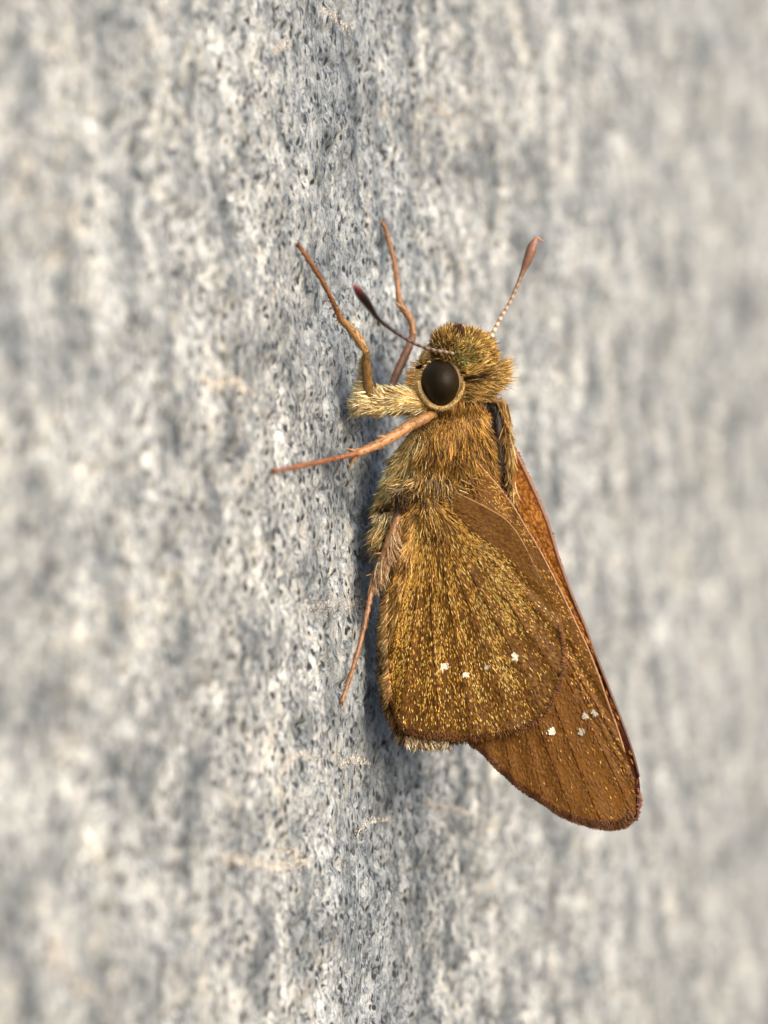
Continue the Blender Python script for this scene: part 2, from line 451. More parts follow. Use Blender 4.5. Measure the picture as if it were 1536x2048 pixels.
p = p + nr * .006
fur_add(p[keep], d[keep], l[keep], 2.1 * U * rng.uniform(.6, 1.3, keep.sum()), c[keep], np.clip(c[keep] * 1.35, 0, 1))
# a few long pale strays on the left
px, py, p, nr, a = body_samples(1500, 930, 1090)
k_ = px < 785
fur_add(p[k_], np.stack([-.5 * np.ones(k_.sum()), rng.normal(-.2, .2, k_.sum()), rng.normal(-1, .3, k_.sum())], -1), rng.uniform(35, 70, k_.sum()) * U, 1.8 * U, choose([(222, 205, 160), (200, 178, 125)], k_.sum()))
# head crown
px, py, p, nr, a = body_samples(9000, 664, 752)
k_ = not_eye(px, py, a) & (px > 868)
px, py, p, nr = px[k_], py[k_], p[k_], nr[k_]; n = len(px)
d = nr * .75 + np.stack([.35 + (px - 900) / 160, rng.normal(-.1, .2, n), .55 - (py - 690) / 90], -1) + rng.normal(0, .2, (n, 3))
grn = np.exp(-((px - 925) / 30) ** 2 - ((py - 715) / 28) ** 2)
c = choose([(150, 110, 46), (62, 44, 20), (206, 168, 98), (104, 76, 34), (178, 132, 60), (48, 32, 16)], n)
c = np.where((rng.random(n) < grn * .75)[:, None], choose([(118, 118, 66), (96, 102, 68), (140, 128, 60)], n), c)
fur_add(p, d, rng.uniform(8, 22, n) * (1 + .55 * vnoise(p * 20, 71)) * U, 2.0 * U * rng.uniform(.6, 1.3, n), c, np.clip(c * 1.7, 0, 1))
# collar tuft at the right of the head
px, py, p, nr, a = body_samples(11000, 735, 822)
k_ = not_eye(px, py, a) & (px > 926)
px, py, p, nr = px[k_], py[k_], p[k_], nr[k_]; n = len(px)
d = np.stack([np.ones(n), rng.normal(-.15, .15, n), .35 - (py - 745) / 110 + rng.normal(0, .12, n)], -1) + nr * .35
c = choose([(156, 122, 62), (200, 165, 98), (112, 82, 36), (180, 148, 84), (92, 70, 34)], n)
dk = ((np.abs(py - (757 - (px - 930) * .25)) < 4.5) & (px < 958)) | (py > 802); c[dk] = choose([(46, 30, 14), (62, 42, 20)], dk.sum())
fur_add(p, d, rng.uniform(20, 54, n) * U * np.clip((812 - py) / 45, .25, 1), 2.1 * U * rng.uniform(.6, 1.3, n), c, np.clip(c * 1.35, 0, 1))
# face
px, py, p, nr, a = body_samples(12000, 680, 820, .85)
k_ = not_eye(px, py, a) & (px < 900) & ~((py < 705) & (px > 868)) & ~((px < 850) & (py > 718) & (py < 757) & (np.sin(a) < .55))
px, py, p, nr = px[k_], py[k_], p[k_], nr[k_]; n = len(px)
d = np.stack([-.5 * np.ones(n) - .2, rng.normal(-.1, .2, n), -.5 + rng.normal(0, .2, n)], -1) + nr * .4
c = choose([(208, 164, 94), (224, 186, 122), (184, 136, 66), (232, 200, 142)], n, .08)
dk = (py < 735) & (px > 866) & (px < 905)
c[dk] = choose([(80, 52, 20), (150, 104, 44), (200, 160, 90)], dk.sum())
fur_add(p, d, rng.uniform(6, 11, n) * U, 2.0 * U * rng.uniform(.6, 1.3, n), c)
# abdomen (between the wings)
px, py, p, nr, a = body_samples(2500, 1060, 1478, .5)
n = len(px)
fur_add(p, np.stack([-.1 * np.ones(n), np.zeros(n), -np.ones(n)], -1) + nr * .3, rng.uniform(14, 28, n) * U, 2.6 * U, choose([(150, 112, 60), (190, 160, 110), (110, 76, 34)], n))
# pale tuft at the tip of the abdomen
n = 500
r0 = P(rng.uniform(810, 896, n), rng.uniform(1472, 1488, n), rng.uniform(-.045, .03, n))
fur_add(r0, np.stack([rng.normal(.05, .25, n), rng.normal(0, .2, n), -np.ones(n)], -1), rng.uniform(10, 22, n) * U, 3 * U, choose([(240, 228, 204), (222, 196, 156), (170, 128, 80)], n))
# cream and dark bands where the hind leg joins
for (x0, x1, y0, y1, pal, ln) in ((750, 800, 1006, 1016, [(52, 32, 14), (96, 66, 30), (150, 116, 62)], 14), (746, 802, 1022, 1040, [(226, 208, 160), (204, 180, 126)], 22), (748, 790, 1045, 1090, [(196, 174, 122), (150, 120, 66)], 40)):
    n = 420
    r0 = P(rng.uniform(x0 + 8, x1, n), rng.uniform(y0, y1, n), rng.uniform(-.09, .05, n))
    fur_add(r0, np.stack([-.45 + rng.normal(0, .2, n), rng.normal(-.3, .2, n), -.8 + rng.normal(0, .2, n)], -1), rng.uniform(.6, 1.2, n) * ln * U, 3 * U, choose(pal, n))
cat = {k: np.concatenate(v) for k, v in FUR.items()}
fur = hairs('fur', M_fur, body, cat['r'], cat['d'], cat['l'], cat['w'], cat['c'], cat['b'], tipcol=cat['t'])

# ---- eyes
def ellipsoid(name, mat, parent, cpx, cpy, y, rx, ry, rz, point=0.0, nu=40, nv=24, col=None):
    u_, v_ = np.meshgrid(np.arange(nu) * 2 * math.pi / nu, np.linspace(.02, math.pi - .02, nv), indexing='ij')
    x = np.sin(v_) * np.cos(u_); yy = np.sin(v_) * np.sin(u_); z = np.cos(v_)
    taper = 1 + point * np.minimum(z, 0) * np.abs(z)
    V = np.stack([x * rx * taper, yy * ry, z * rz], -1).reshape(-1, 3) + P(cpx, cpy, y)
    i = np.arange(nu)[:, None] * nv; i2 = (np.arange(nu)[:, None] + 1) % nu * nv; j = np.arange(nv - 1)[None]
    F = np.stack([i + j, i + j + 1, i2 + j + 1, i2 + j], -1).reshape(-1, 4)
    return mesh_obj(name, V, F, mat, parent, col)
eye1 = own(ellipsoid('eye', M_eye, bf, 882, 766, -.035, 40 * U, .152, 48 * U, .14))
eye2 = own(ellipsoid('eye', M_eye, bf, 843, 738, .10, 13 * U, .08, 20 * U))
# pale rim of short bristles round the near eye
n = 2600; th = rng.uniform(0, 2 * math.pi, n)
low = (np.sin(th) < .35)
th = np.where(rng.random(n) < .98, rng.uniform(-math.pi * 1.02, .06, n), th)
rr = rng.uniform(1.04, 1.10, n)
ex = 882 + np.cos(th) * 39 * rr * np.where(np.sin(th) < 0, 1 - .1 * np.abs(np.sin(th)), 1); ey = 766 - np.sin(th) * 46 * rr
r0 = P(ex, ey, -.100 + (rr - 1) * .14)
d = np.stack([np.cos(th) * .55 - .25, -.35 * np.ones(n), np.sin(th) * .5 - .2], -1) + rng.normal(0, .1, (n, 3))
c = choose([(226, 192, 128), (206, 166, 100), (236, 208, 152)], n, .06)
hairs('rim', M_fur, eye1, r0, d, rng.uniform(5, 9, n) * U, 2.2 * U, c, clump=.1)
rt = np.linspace(-math.pi * 1.0, -.02, 60)
rp = P(882 + np.cos(rt) * 41.5 * np.where(np.sin(rt) < 0, 1 - .10 * np.abs(np.sin(rt)), 1), 766 - np.sin(rt) * 49.5, -.085)
tube('rim', M_chitin, eye1, rp, .008 * np.interp(np.linspace(0, 1, 60), [0, .2, .8, 1], [.3, 1, 1, .3]), lin(206, 168, 104), 10)

# ---- palps: tan face pad below and left of the eye, plus a little dark crest on the crown
pal_path = spline([P(868, 812, -.03), P(846, 800, -.04), P(836, 778, -.02), P(840, 740, .03)], 24)
palp = own(tube('palp', M_chitin, bf, pal_path, np.interp(np.linspace(0, 1, 24), [0, .3, .8, 1], [.02, .045, .04, .01]), lin(196, 156, 92), 14))
n = 900; ix = rng.integers(0, 24, n); off = unit(rng.normal(0, 1, (n, 3))) * .04
hairs('fur', M_fur, palp, pal_path[ix] + off, off * 8 + np.array([-.5, -.2, -.3]) + rng.normal(0, .15, (n, 3)), rng.uniform(8, 16, n) * U, 2.6 * U, choose([(206, 166, 100), (226, 192, 130), (186, 142, 76)], n))
n = 90
crest = P(rng.normal(918, 5, n), rng.uniform(658, 670, n), rng.normal(-.03, .015, n))
own(hairs('crest', M_fur, bf, crest, np.stack([rng.normal(0, .2, n), rng.normal(-.1, .2, n), np.ones(n)], -1), rng.uniform(8, 16, n) * U, 3.2 * U, choose([(70, 40, 18), (90, 52, 24)], n), kind=None))

# ---- antennae
def antenna(ctrl, radii, cols, nring, bands):
    pts = np.vstack([P(*c) for c in ctrl]); q = spline(pts, nring)
    s = np.linspace(0, 1, nring)
    rad = np.interp(s, [r[0] for r in radii], [r[1] for r in radii])
    col = np.stack([np.interp(s, [c[0] for c in cols], [lin(*c[1])[k] for c in cols]) for k in range(3)], -1)
    cut = bands
    shaft_i = int(cut * nring)
    seg = (np.arange(nring) // 3) % 2
    white = lin(235, 222, 200)
    wgt = (seg * np.clip(1.1 - s / cut * 1.1, 0, 1) * cols[0][2])[:, None]
    col = col * (1 - wgt) + white * wgt
    rad = rad * (1 + .12 * seg * (s < cut))
    o = own(tube('antenna', M_chitin, bf, q[:shaft_i + 1], rad[:shaft_i + 1], col[:shaft_i + 1], 10))
    tube('club', M_chitin, o, q[shaft_i - 1:], rad[shaft_i - 1:], col[shaft_i - 1:], 14)
    return o
antenna([(975, 689, .13), (987, 663, .14), (1002, 634, .15), (1019, 605, .16), (1033, 575, .17), (1046, 542, .18), (1056, 518, .18), (1066, 490, .18), (1073, 477, .18), (1080, 479, .18), (1087, 483, .18)],
        [(0, .0085), (.35, .0075), (.6, .009), (.66, .012), (.74, .020), (.83, .0245), (.88, .021), (.915, .012), (.95, .006), (1, .002)],
        [(0, (140, 106, 82), .8), (.4, (122, 92, 72)), (.7, (112, 82, 66)), (.9, (120, 84, 70)), (1, (190, 118, 70))], 120, .62)
antenna([(910, 708, -.10), (891, 704, -.17), (866, 700, -.25), (829, 687, -.37), (792, 665, -.49), (757, 638, -.60), (735, 607, -.70), (722, 590, -.75), (710, 573, -.80), (705, 571, -.81)],
        [(0, .007), (.5, .007), (.68, .008), (.76, .013), (.86, .021), (.93, .020), (.97, .012), (1, .003)],
        [(0, (84, 62, 50), .2), (.4, (64, 46, 44)), (.72, (30, 19, 20)), (.90, (24, 12, 13)), (.96, (70, 20, 20)), (1, (130, 44, 32))], 110, .70)

# ---- wings
class Wing:
    def __init__(self, root, outline, yfun, veins, pleat, nout=420, s0=.2):
        self.s0 = s0
        self.R = np.array(root, float); self.O = spline(outline, nout); self.yf = yfun
        self.s = np.linspace(0, 1, nout); self.veins = np.array(veins); self.pl = pleat
    def px(self, r, s):
        o = np.stack([np.interp(s, self.s, self.O[:, k]) for k in range(2)], -1)
        return self.R + (o - self.R) * np.asarray(r)[..., None]
    def __call__(self, r, s, lift=0.0):
        r, s = np.broadcast_arrays(np.asarray(r, float), np.asarray(s, float))
        q = self.px(r, s)
        v = self.veins
        idx = np.clip(np.searchsorted(v, s) - 1, 0, len(v) - 2)
        f = np.clip((s - v[idx]) / (v[idx + 1] - v[idx]), 0, 1)
        wid = np.clip((v[idx + 1] - v[idx]) / .1, .3, 1.4)
        tri = np.sin(np.pi * f)                         # sags between the veins
        y = self.yf(q[..., 0], q[..., 1]) + self.pl * wid * tri * np.clip(r * 1.5 - .3, 0, 1) * np.clip((s - self.s0) / .06, 0, 1)
        y = y + .0035 * vnoise(q / 34.0, 21)
        return P(q[..., 0], q[..., 1], y - lift)

def build_wing(W, name, colfn, nr=90, ns=200, thick=.004):
    r, s = np.meshgrid(np.linspace(.0, 1, nr) ** .8, np.linspace(0, 1, ns), indexing='ij')
    A = W(r, s).reshape(-1, 3); B = W(r, s, -thick).reshape(-1, 3)
    q = W.px(r, s).reshape(-1, 2)
    i = np.arange(nr - 1)[:, None] * ns; j = np.arange(ns - 1)[None]
    F = np.stack([i + j, i + j + 1, i + ns + j + 1, i + ns + j], -1).reshape(-1, 4)
    M = len(A); F2 = F[:, ::-1] + M
    ring = np.r_[np.arange(nr) * ns, (nr - 1) * ns + np.arange(1, ns), (np.arange(nr)[::-1] * ns + ns - 1)[1:]]
    E = np.stack([ring[:-1], ring[1:], ring[1:] + M, ring[:-1] + M], -1)
    c = colfn(q[:, 0], q[:, 1], r.ravel(), s.ravel())
    return own(mesh_obj(name, np.vstack([A, B]), [F, F2, E], M_wing, bf, np.vstack([c, c])))

def flakes(name, parent, W, r, s, length, width, col, lift=.002, tilt=.0035, jit=.22, kind='stuff', dirn=None):
    """small overlapping scale blades lying on the wing, pointing away from its root"""
    n = len(r); e = .01
    p = W(r, s, lift); dr = unit(W(r + e, s) - W(r - e, s)); ds = unit(W(r, np.clip(s + e, 0, 1)) - W(r, np.clip(s - e, 0, 1)))
    nr = unit(np.cross(dr, ds)); nr *= np.where(nr[:, 1:2] > 0, -1, 1)
    if dirn is not None: dr = unit(dr + dirn)
    dr = unit(dr + rng.normal(0, jit, (n, 1)) * np.cross(nr, dr)); sd = np.cross(nr, dr)
    L = np.broadcast_to(length, n)[:, None]; Wd = np.broadcast_to(width, n)[:, None] * .5
    tip = nr * (np.abs(rng.normal(1, .5, n)) * tilt)[:, None]
    V = np.stack([p - sd * Wd * .5, p + sd * Wd * .5, p + dr * L * .6 + sd * Wd + tip * .6, p + dr * L + tip, p + dr * L * .6 - sd * Wd + tip * .6, p + dr * L * .5 + nr * .0015 + tip * .5], 1)
    base = (np.arange(n) * 6)[:, None, None]
    T = (base + np.array([[0, 1, 5], [1, 2, 5], [2, 3, 5], [3, 4, 5], [4, 0, 5]])[None]).reshape(-1, 3)
    o = mesh_obj(name, V.reshape(-1, 3), T, M_scale, parent, np.repeat(col, 6, 0))
    if kind: o['kind'] = kind
    return o

def nearest_s(W, px, py):
    """(r, s) of a pixel on the wing"""
    v = W.O - W.R; ang = np.arctan2(v[:, 1], v[:, 0]); a = math.atan2(py - W.R[1], px - W.R[0])
    da = np.abs((ang - a + math.pi) % (2 * math.pi) - math.pi); k = np.argmin(da)
    return np.hypot(px - W.R[0], py - W.R[1]) / np.hypot(*v[k]), W.s[k]

def spot(parent, W, px, py, rad, pale=1.0):
    r0, s0 = nearest_s(W, px, py); n = int(26 + rad * 5)
    a = rng.uniform(0, 2 * math.pi, n); q = np.sqrt(rng.random(n)) * rad * (1 + .35 * np.sin(2 * a + px) + .2 * np.sin(3 * a + py))
    rs = np.array([nearest_s(W, px + math.cos(x) * y_, py + math.sin(x) * y_ * 1.1 - 3) for x, y_ in zip(a, q)])
    c = choose([(226, 216, 198), (210, 192, 166), (232, 226, 214)], n, .08) * pale * .8
    return flakes('spot', parent, W, rs[:, 0], rs[:, 1], rng.uniform(4, 7, n) * U, 2.8 * U, np.clip(c, 0, .95), lift=.0055, jit=.5, tilt=.003, kind=None)

def vein_tubes(parent, W, svals, r0, r1, rad, col):
    for sv in svals:
        r = np.linspace(r0, r1, 26)
        p = W(r, np.full(26, sv) + .004 * np.sin(r * 7 + sv * 40))
        tube('vein', M_wing, parent, p, rad * np.linspace(1.2, .6, 26), lin(*col), 6)

def fringe(parent, W, s0, s1, n, length, pal, spread=.25, toward=None, width=3.0, yj=.006, r0=.985, out=1.0):
    s = rng.uniform(s0, s1, n); p = W(np.full(n, r0) + rng.uniform(-.01, .015, n), s) + np.stack([np.zeros(n), rng.normal(0, yj, n), np.zeros(n)], -1)
    e = .004
    tg = unit(W(np.ones(n), np.clip(s + e, 0, 1)) - W(np.ones(n), np.clip(s - e, 0, 1)))
    rad = unit(W(np.ones(n), s) - W(np.full(n, .9), s))
    o = unit(rad - tg * np.sum(rad * tg, -1, keepdims=True))
    d = o * out + rng.normal(0, spread, (n, 3)) * np.array([1, .5, 1])
    if toward is not None: d = d + np.array(toward)
    c = choose(pal, n)
    return hairs('fringe', M_fur, parent, p, d, rng.uniform(.6, 1.25, n) * length * U, width * U, c, tipcol=np.clip(c * 1.3, 0, 1))

# near hindwing
y_h = lambda x, y: -.125 + .065 * (y - 1000) / 480 + .05 * (np.clip(815 - x, 0, None) / 55) ** 2 * np.clip((y - 1010) / 120, 0, 1) - .03 * np.exp(-((x - 930) / 120) ** 2) * np.clip((y - 980) / 200, 0, 1) + .02 * np.clip((x - 1060) / 70, 0, 1)
H_out = [(905, 982), (944, 1001), (977, 1018), (1012, 1040), (1040, 1075), (1066, 1125), (1092, 1180), (1112, 1226), (1124, 1268), (1130, 1308), (1127, 1346), (1114, 1390), (1084, 1438), (1044, 1462), (993, 1474), (939, 1480), (876, 1477), (830, 1470), (804, 1455), (788, 1425), (778, 1385), (773, 1330), (772, 1270), (774, 1210), (780, 1150), (792, 1080), (812, 1020)]
HW = Wing((855, 985), H_out, y_h, [0, .06, .15, .22, .29, .36, .42, .48, .54, .60, .66, .74, .86, 1.0], .017)
def col_h(x, y, r, s):
    n1 = vnoise(np.stack([x, y], -1) / 26, 31); n2 = vnoise(np.stack([x / 6, y / 14], -1), 32)
    base = lin(84, 56, 14)[None]; outer = lin(80, 50, 16)[None]; cost = lin(92, 66, 24)[None]
    k = np.clip((r - .65) / .3, 0, 1)[:, None]; c = base * (1 - k) + outer * k
    kc = np.clip((.30 - s) / .08, 0, 1)[:, None]; c = c * (1 - kc) + cost * kc
    edge = np.clip((r - .975) / .02, 0, 1)[:, None] * (s > .28)[:, None]; c = c * (1 - .45 * edge)
    return c * (1 + .18 * n1 + .15 * n2)[:, None]
hind = build_wing(HW, 'hindwing', col_h)

def dens_h(r, s):
    q = HW.px(r, s); x, y = q[:, 0], q[:, 1]
    d = np.clip((s - .20) / .09, 0, 1)                                     # bare costal strip
    d *= np.interp(r, [0, .15, .3, .6, .78, .92, .97, 1], [.4, .7, .9, 1, .75, .42, .3, 0])
    d *= np.where(s < .42, np.interp(r, [0, .6, .8, 1], [1, 1, .35, .12]), 1)
    st = .5 + .5 * np.cos((s * 13.5 + .15 * np.sin(r * 6)) * 2 * math.pi); d *= .5 + .6 * st
    d *= .7 + .5 * vnoise(np.stack([x, y], -1) / 22, 41)
    return np.clip(d, 0, 1)
n = 66000
r = np.sqrt(rng.uniform(.01, .985, n)); s = rng.uniform(.02, .985, n)
nearv = np.min(np.abs(s[:, None] - np.array([.15, .22, .29, .36, .42, .48, .54, .60, .66])[None]), 1)
k_ = (rng.random(n) < dens_h(r, s) * .38) & ((nearv > .0045) | (r < .35) | (rng.random(n) < .25))
r, s = r[k_], s[k_]; n = len(r); qx = HW.px(r, s)
c = choose([(196, 150, 62), (176, 130, 48), (212, 178, 100), (160, 112, 36), (222, 196, 128)], n, .12, [.3, .28, .17, .17, .08])
og = (qx[:, 0] > 950)[:, None] & (rng.random(n) < .5)[:, None]
c = np.where(og, choose([(176, 148, 76), (190, 166, 100), (150, 124, 60)], n), c)
flakes('scales', hind, HW, r, s, rng.uniform(5, 9.5, n) * U * np.interp(r, [0, .35, .65], [1.8, 1.35, 1]), rng.uniform(1.5, 2.4, n) * U, np.clip(c * np.interp(r, [.3, .7], [.60, .78])[:, None], 0, .9), jit=.14)
# darker background scales give the membrane its grain
n = 15000; r = np.sqrt(rng.uniform(.0, .99, n)); s = rng.uniform(0, 1, n)
c = choose([(86, 57, 15), (96, 64, 18), (72, 46, 12)], n, .12)
flakes('scales', hind, HW, r, s, rng.uniform(7, 12, n) * U, rng.uniform(3.5, 5.5, n) * U, c, lift=.0012, tilt=.002)
for (x, y, rd, pl) in ((888, 1334, 9.5, 1), (931, 1350, 5.5, .95), (972, 1336, 3.2, .6), (1029, 1315, 8, 1)):
    spot(hind, HW, x, y, rd * .7, pl)
vein_tubes(hind, HW, (.15, .22, .29, .36, .42, .48, .54, .60, .66), .3, .985, .0044, (62, 38, 14))
sv = np.linspace(.0, .30, 60)
tube('costa', M_chitin, hind, HW(np.full(60, .995), sv), np.interp(np.linspace(0, 1, 60), [0, .3, .7, 1], [.007, .006, .004, .003]), lin(118, 82, 36), 8)
fringe(hind, HW, .28, .70, 5200, 5, [(110, 70, 36), (128, 86, 50), (92, 58, 28)], spread=.04, width=1.9)
fringe(hind, HW, .70, .93, 3000, 20, [(214, 172, 112), (232, 198, 142), (170, 124, 70), (122, 82, 42)], spread=.14, width=2.2, toward=(-.2, -.1, -1.3), r0=.97, yj=.012)
# long hair streaming from the wing base and along the inner margin
n = 1500
r = rng.uniform(.02, .15, n) ; s = rng.uniform(.30, .99, n); p = HW(r, s, .006); e = .02
d = unit(HW(r + e, s) - HW(r, s)) + rng.normal(0, .16, (n, 3)) + np.array([0, -.10, 0])
c = choose([(150, 106, 38), (122, 82, 30), (190, 148, 74), (92, 60, 22), (206, 176, 106)], n)
hairs('base_hair', M_fur, hind, p, d, rng.uniform(20, 46, n) * U, 1.9 * U * rng.uniform(.6, 1.2, n), c, tipcol=np.clip(c * 1.25, 0, 1))
n = 1500
r = rng.uniform(.35, .9, n); s = rng.uniform(.76, .99, n); p = HW(r, s, .005)
d = unit(HW(r + .02, s) - HW(r, s)) + rng.normal(0, .12, (n, 3)) + np.array([-.12, -.06, 0])
c = choose([(196, 150, 78), (214, 174, 104), (150, 106, 50)], n)
hairs('margin_hair', M_fur, hind, p, d, rng.uniform(18, 38, n) * U, 2.4 * U, c)
# tufts at the shoulder of the wing
n = 800
cx = rng.normal(0, 1, n); x = 862 + cx * 26; y = 975 + rng.normal(0, 10, n)
d = np.stack([cx * .45 + rng.normal(0, .25, n), rng.normal(-.3, .2, n), -1 + np.abs(cx) * .3 + rng.normal(0, .25, n)], -1)
c = choose([(170, 132, 62), (120, 84, 34), (196, 168, 112), (92, 66, 36), (150, 130, 100)], n)
hairs('tuft', M_fur, hind, P(x, y, -.115 + rng.normal(0, .01, n)), d, rng.uniform(14, 32, n) * U, 2.2 * U, c, tipcol=np.clip(c * 1.3, 0, 1))

n = 260  # dark hairs standing in for the shaded gaps at the wing root
x = np.where(rng.random(n) < .35, rng.normal(842, 5, n), rng.normal(800, 7, n)); y = np.where(x > 825, rng.normal(1004, 7, n), rng.normal(1000, 8, n))
hairs('tuft', M_fur, hind, P(x, y, -.14 + rng.normal(0, .008, n)), np.stack([rng.normal(0, .3, n), rng.normal(-.2, .2, n), -np.ones(n)], -1), rng.uniform(10, 22, n) * U, 1.8 * U, choose([(58, 38, 16), (110, 78, 34), (44, 28, 12)], n))

# near forewing
y_f = lambda x, y: -.070 + .065 * (y - 1000) / 480 + .035 * np.clip((x - (900 + (y - 900) * .46)) / 60, -1, 1) * .6 - .02 * np.exp(-((y - 1250) / 220) ** 2)
F_out = [(918, 905), (942, 912), (969, 942), (999, 976), (1026, 1012), (1051, 1054), (1076, 1095), (1101, 1142), (1127, 1194), (1150, 1243), (1173, 1291), (1197, 1350), (1217, 1408), (1233, 1451), (1251, 1509), (1264, 1552), (1271, 1591), (1270, 1625), (1260, 1648), (1239, 1658), (1210, 1658), (1177, 1652), (1126, 1634), (1095, 1613), (1052, 1586), (1017, 1558), (989, 1531), (962, 1503), (938, 1480), (920, 1400), (915, 1250), (900, 1080), (890, 960)]
FW = Wing((895, 905), F_out, y_f, [0, .05, .12, .3, .40, .435, .47, .51, .55, .59, .63, .67, .73, .85, 1.0], .020, s0=.33)
def col_f(x, y, r, s):
    n1 = vnoise(np.stack([x, y], -1) / 28, 33); n2 = vnoise(np.stack([x / 6, y / 14], -1), 34)
    c = np.tile(lin(94, 61, 23), (len(x), 1))
    k = np.clip((1200 - y) / 150, 0, 1)[:, None]; c = c * (1 - k) + lin(104, 74, 30) * k
    k = np.clip((y - 1480) / 140, 0, 1)[:, None]; c = c * (1 - .5 * k) + lin(100, 66, 25) * .5 * k
    edge = np.clip((r - .97) / .02, 0, 1)[:, None] * (s > .42)[:, None]; c = c * (1 - .3 * edge)
    return c * (1 + .16 * n1 + .15 * n2)[:, None]
fore = build_wing(FW, 'forewing', col_f)
n = 7000; r = np.sqrt(rng.uniform(.0, .985, n)); s = rng.uniform(.0, .72, n)
c = choose([(94, 62, 23), (100, 67, 26), (88, 57, 21)], n, .08)
flakes('scales', fore, FW, r, s, rng.uniform(7, 12, n) * U, rng.uniform(3.5, 5.5, n) * U, c, lift=.0012, tilt=.002)
n = 5000; r = np.sqrt(rng.uniform(.0, .97, n)); s = rng.uniform(.02, .62, n); q = FW.px(r, s)
band = np.exp(-((q[:, 0] - (1085 + (q[:, 1] - 1200) * .42)) / 34) ** 2)
dn = .10 + .55 * band * np.clip((1560 - q[:, 1]) / 250, 0, 1); dn *= .6 + .6 * vnoise(q / 25, 44)
k_ = rng.random(n) < dn; r, s = r[k_], s[k_]; n = len(r)
c = choose([(160, 116, 48), (176, 138, 70), (136, 94, 38)], n)
flakes('scales', fore, FW, r, s, rng.uniform(5, 9, n) * U, rng.uniform(1.8, 2.8, n) * U, c)
for (x, y, rd, pl) in ((1102, 1464, 9.5, 1), (1161, 1465, 7, .45), (1169, 1433, 7, .55), (1188, 1428, 5.5, .5)):
    spot(fore, FW, x, y, rd * .68, pl)
vein_tubes(fore, FW, (.40, .435, .47, .51, .55, .59, .63, .67), .45, .985, .0045, (78, 44, 20))
vein_tubes(fore, FW, (.05, .12), .3, .9, .004, (128, 86, 50))
# costa: a rounded rim following the leading edge
sv = np.linspace(0.0, .40, 70)
tube('costa', M_chitin, fore, FW(np.full(70, .995), sv), np.linspace(.006, .0055, 70), lin(140, 98, 62), 8)
fringe(fore, FW, .475, .72, 6500, 5, [(112, 72, 44), (130, 88, 58), (96, 60, 36)], spread=.04, width=1.9)
n = 700
r = rng.uniform(.01, .16, n); s = rng.uniform(.0, .3, n); s2 = s; p = FW(r, s, .006)
d = unit(FW(r + .05, s) - FW(r, s)) + rng.normal(0, .2, (n, 3)) + np.array([0, -.12, 0])
c = choose([(140, 100, 44), (112, 76, 32), (168, 130, 70)], n)
hairs('base_hair', M_fur, fore, p, d, rng.uniform(25, 50, n) * U, 2.8 * U, c)

# far forewing: its golden upper side shows past the near wing's leading edge
y_ff = lambda x, y: .24 - .17 * (y - 900) / 740
G_out = [(1000, 880), (1023, 894), (1042, 927), (1062, 969), (1085, 1021), (1100, 1062), (1112, 1103), (1127, 1148), (1146, 1198), (1169, 1252), (1190, 1308), (1216, 1374), (1240, 1435), (1263, 1498), (1277, 1550), (1281, 1591), (1279, 1620), (1270, 1642), (1240, 1648), (1190, 1640), (1120, 1610), (1060, 1565), (1000, 1500), (960, 1400), (940, 1200), (950, 1000), (970, 900)]
GW = Wing((985, 895), G_out, y_ff, [0, .05, .12, .3, .40, .45, .5, .55, .60, .65, .75, 1.0], .008)
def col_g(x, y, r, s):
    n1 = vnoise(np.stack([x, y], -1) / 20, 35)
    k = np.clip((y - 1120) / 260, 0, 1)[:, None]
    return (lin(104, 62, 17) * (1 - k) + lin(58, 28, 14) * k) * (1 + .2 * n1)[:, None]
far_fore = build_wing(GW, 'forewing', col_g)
n = 9000; r = np.sqrt(rng.uniform(.0, .98, n)); s = rng.uniform(.0, .5, n); q = GW.px(r, s)
k_ = rng.random(n) < np.clip((1330 - q[:, 1]) / 260, .05, 1) * .55; r, s = r[k_], s[k_]; n = len(r)
c = choose([(140, 86, 24), (118, 68, 16), (160, 108, 40), (92, 50, 13)], n)
flakes('scales', far_fore, GW, r, s, rng.uniform(8, 14, n) * U, rng.uniform(2.8, 4.4, n) * U, c)
far_fore['label'] = 'far forewing, an orange brown strip past the leading edge'
sv = np.linspace(0.0, .42, 70)
tube('costa', M_chitin, far_fore, GW(np.full(70, .995), sv), np.linspace(.012, .007, 70), np.linspace(lin(124, 78, 48), lin(62, 32, 22), 70), 8)
fringe(far_fore, GW, .44, .60, 1200, 5, [(118, 74, 58), (140, 94, 76)], spread=.14)

# far hindwing: its inner margin shows left of and below the near one
y_fh = lambda x, y: .105 - .03 * (y - 1000) / 480 - .02 * np.exp(-((x - 900) / 100) ** 2)
K_out = [(930, 1000), (1000, 1060), (1060, 1180), (1085, 1300), (1060, 1400), (1000, 1450), (930, 1472), (860, 1482), (812, 1482), (788, 1462), (774, 1425), (766, 1380), (762, 1330), (763, 1280), (768, 1230), (777, 1170), (788, 1100), (810, 1030)]
KW = Wing((855, 1000), K_out, y_fh, [0, .1, .2, .3, .4, .5, .6, .7, .85, 1.0], .008)
far_hind = build_wing(KW, 'hindwing', lambda x, y, r, s: np.tile(lin(112, 76, 36), (len(x), 1)) * (1 + .2 * vnoise(np.stack([x, y], -1) / 18, 36))[:, None])
fringe(far_hind, KW, .40, .62, 1600, 17, [(206, 178, 136), (150, 108, 66), (120, 80, 46), (228, 210, 180)], yj=.015)
fringe(far_hind, KW, .58, .90, 3600, 15, [(190, 146, 88), (218, 180, 124), (140, 96, 50), (96, 62, 30)], toward=(-.1, -.2, -1.2), r0=.96, yj=.02)

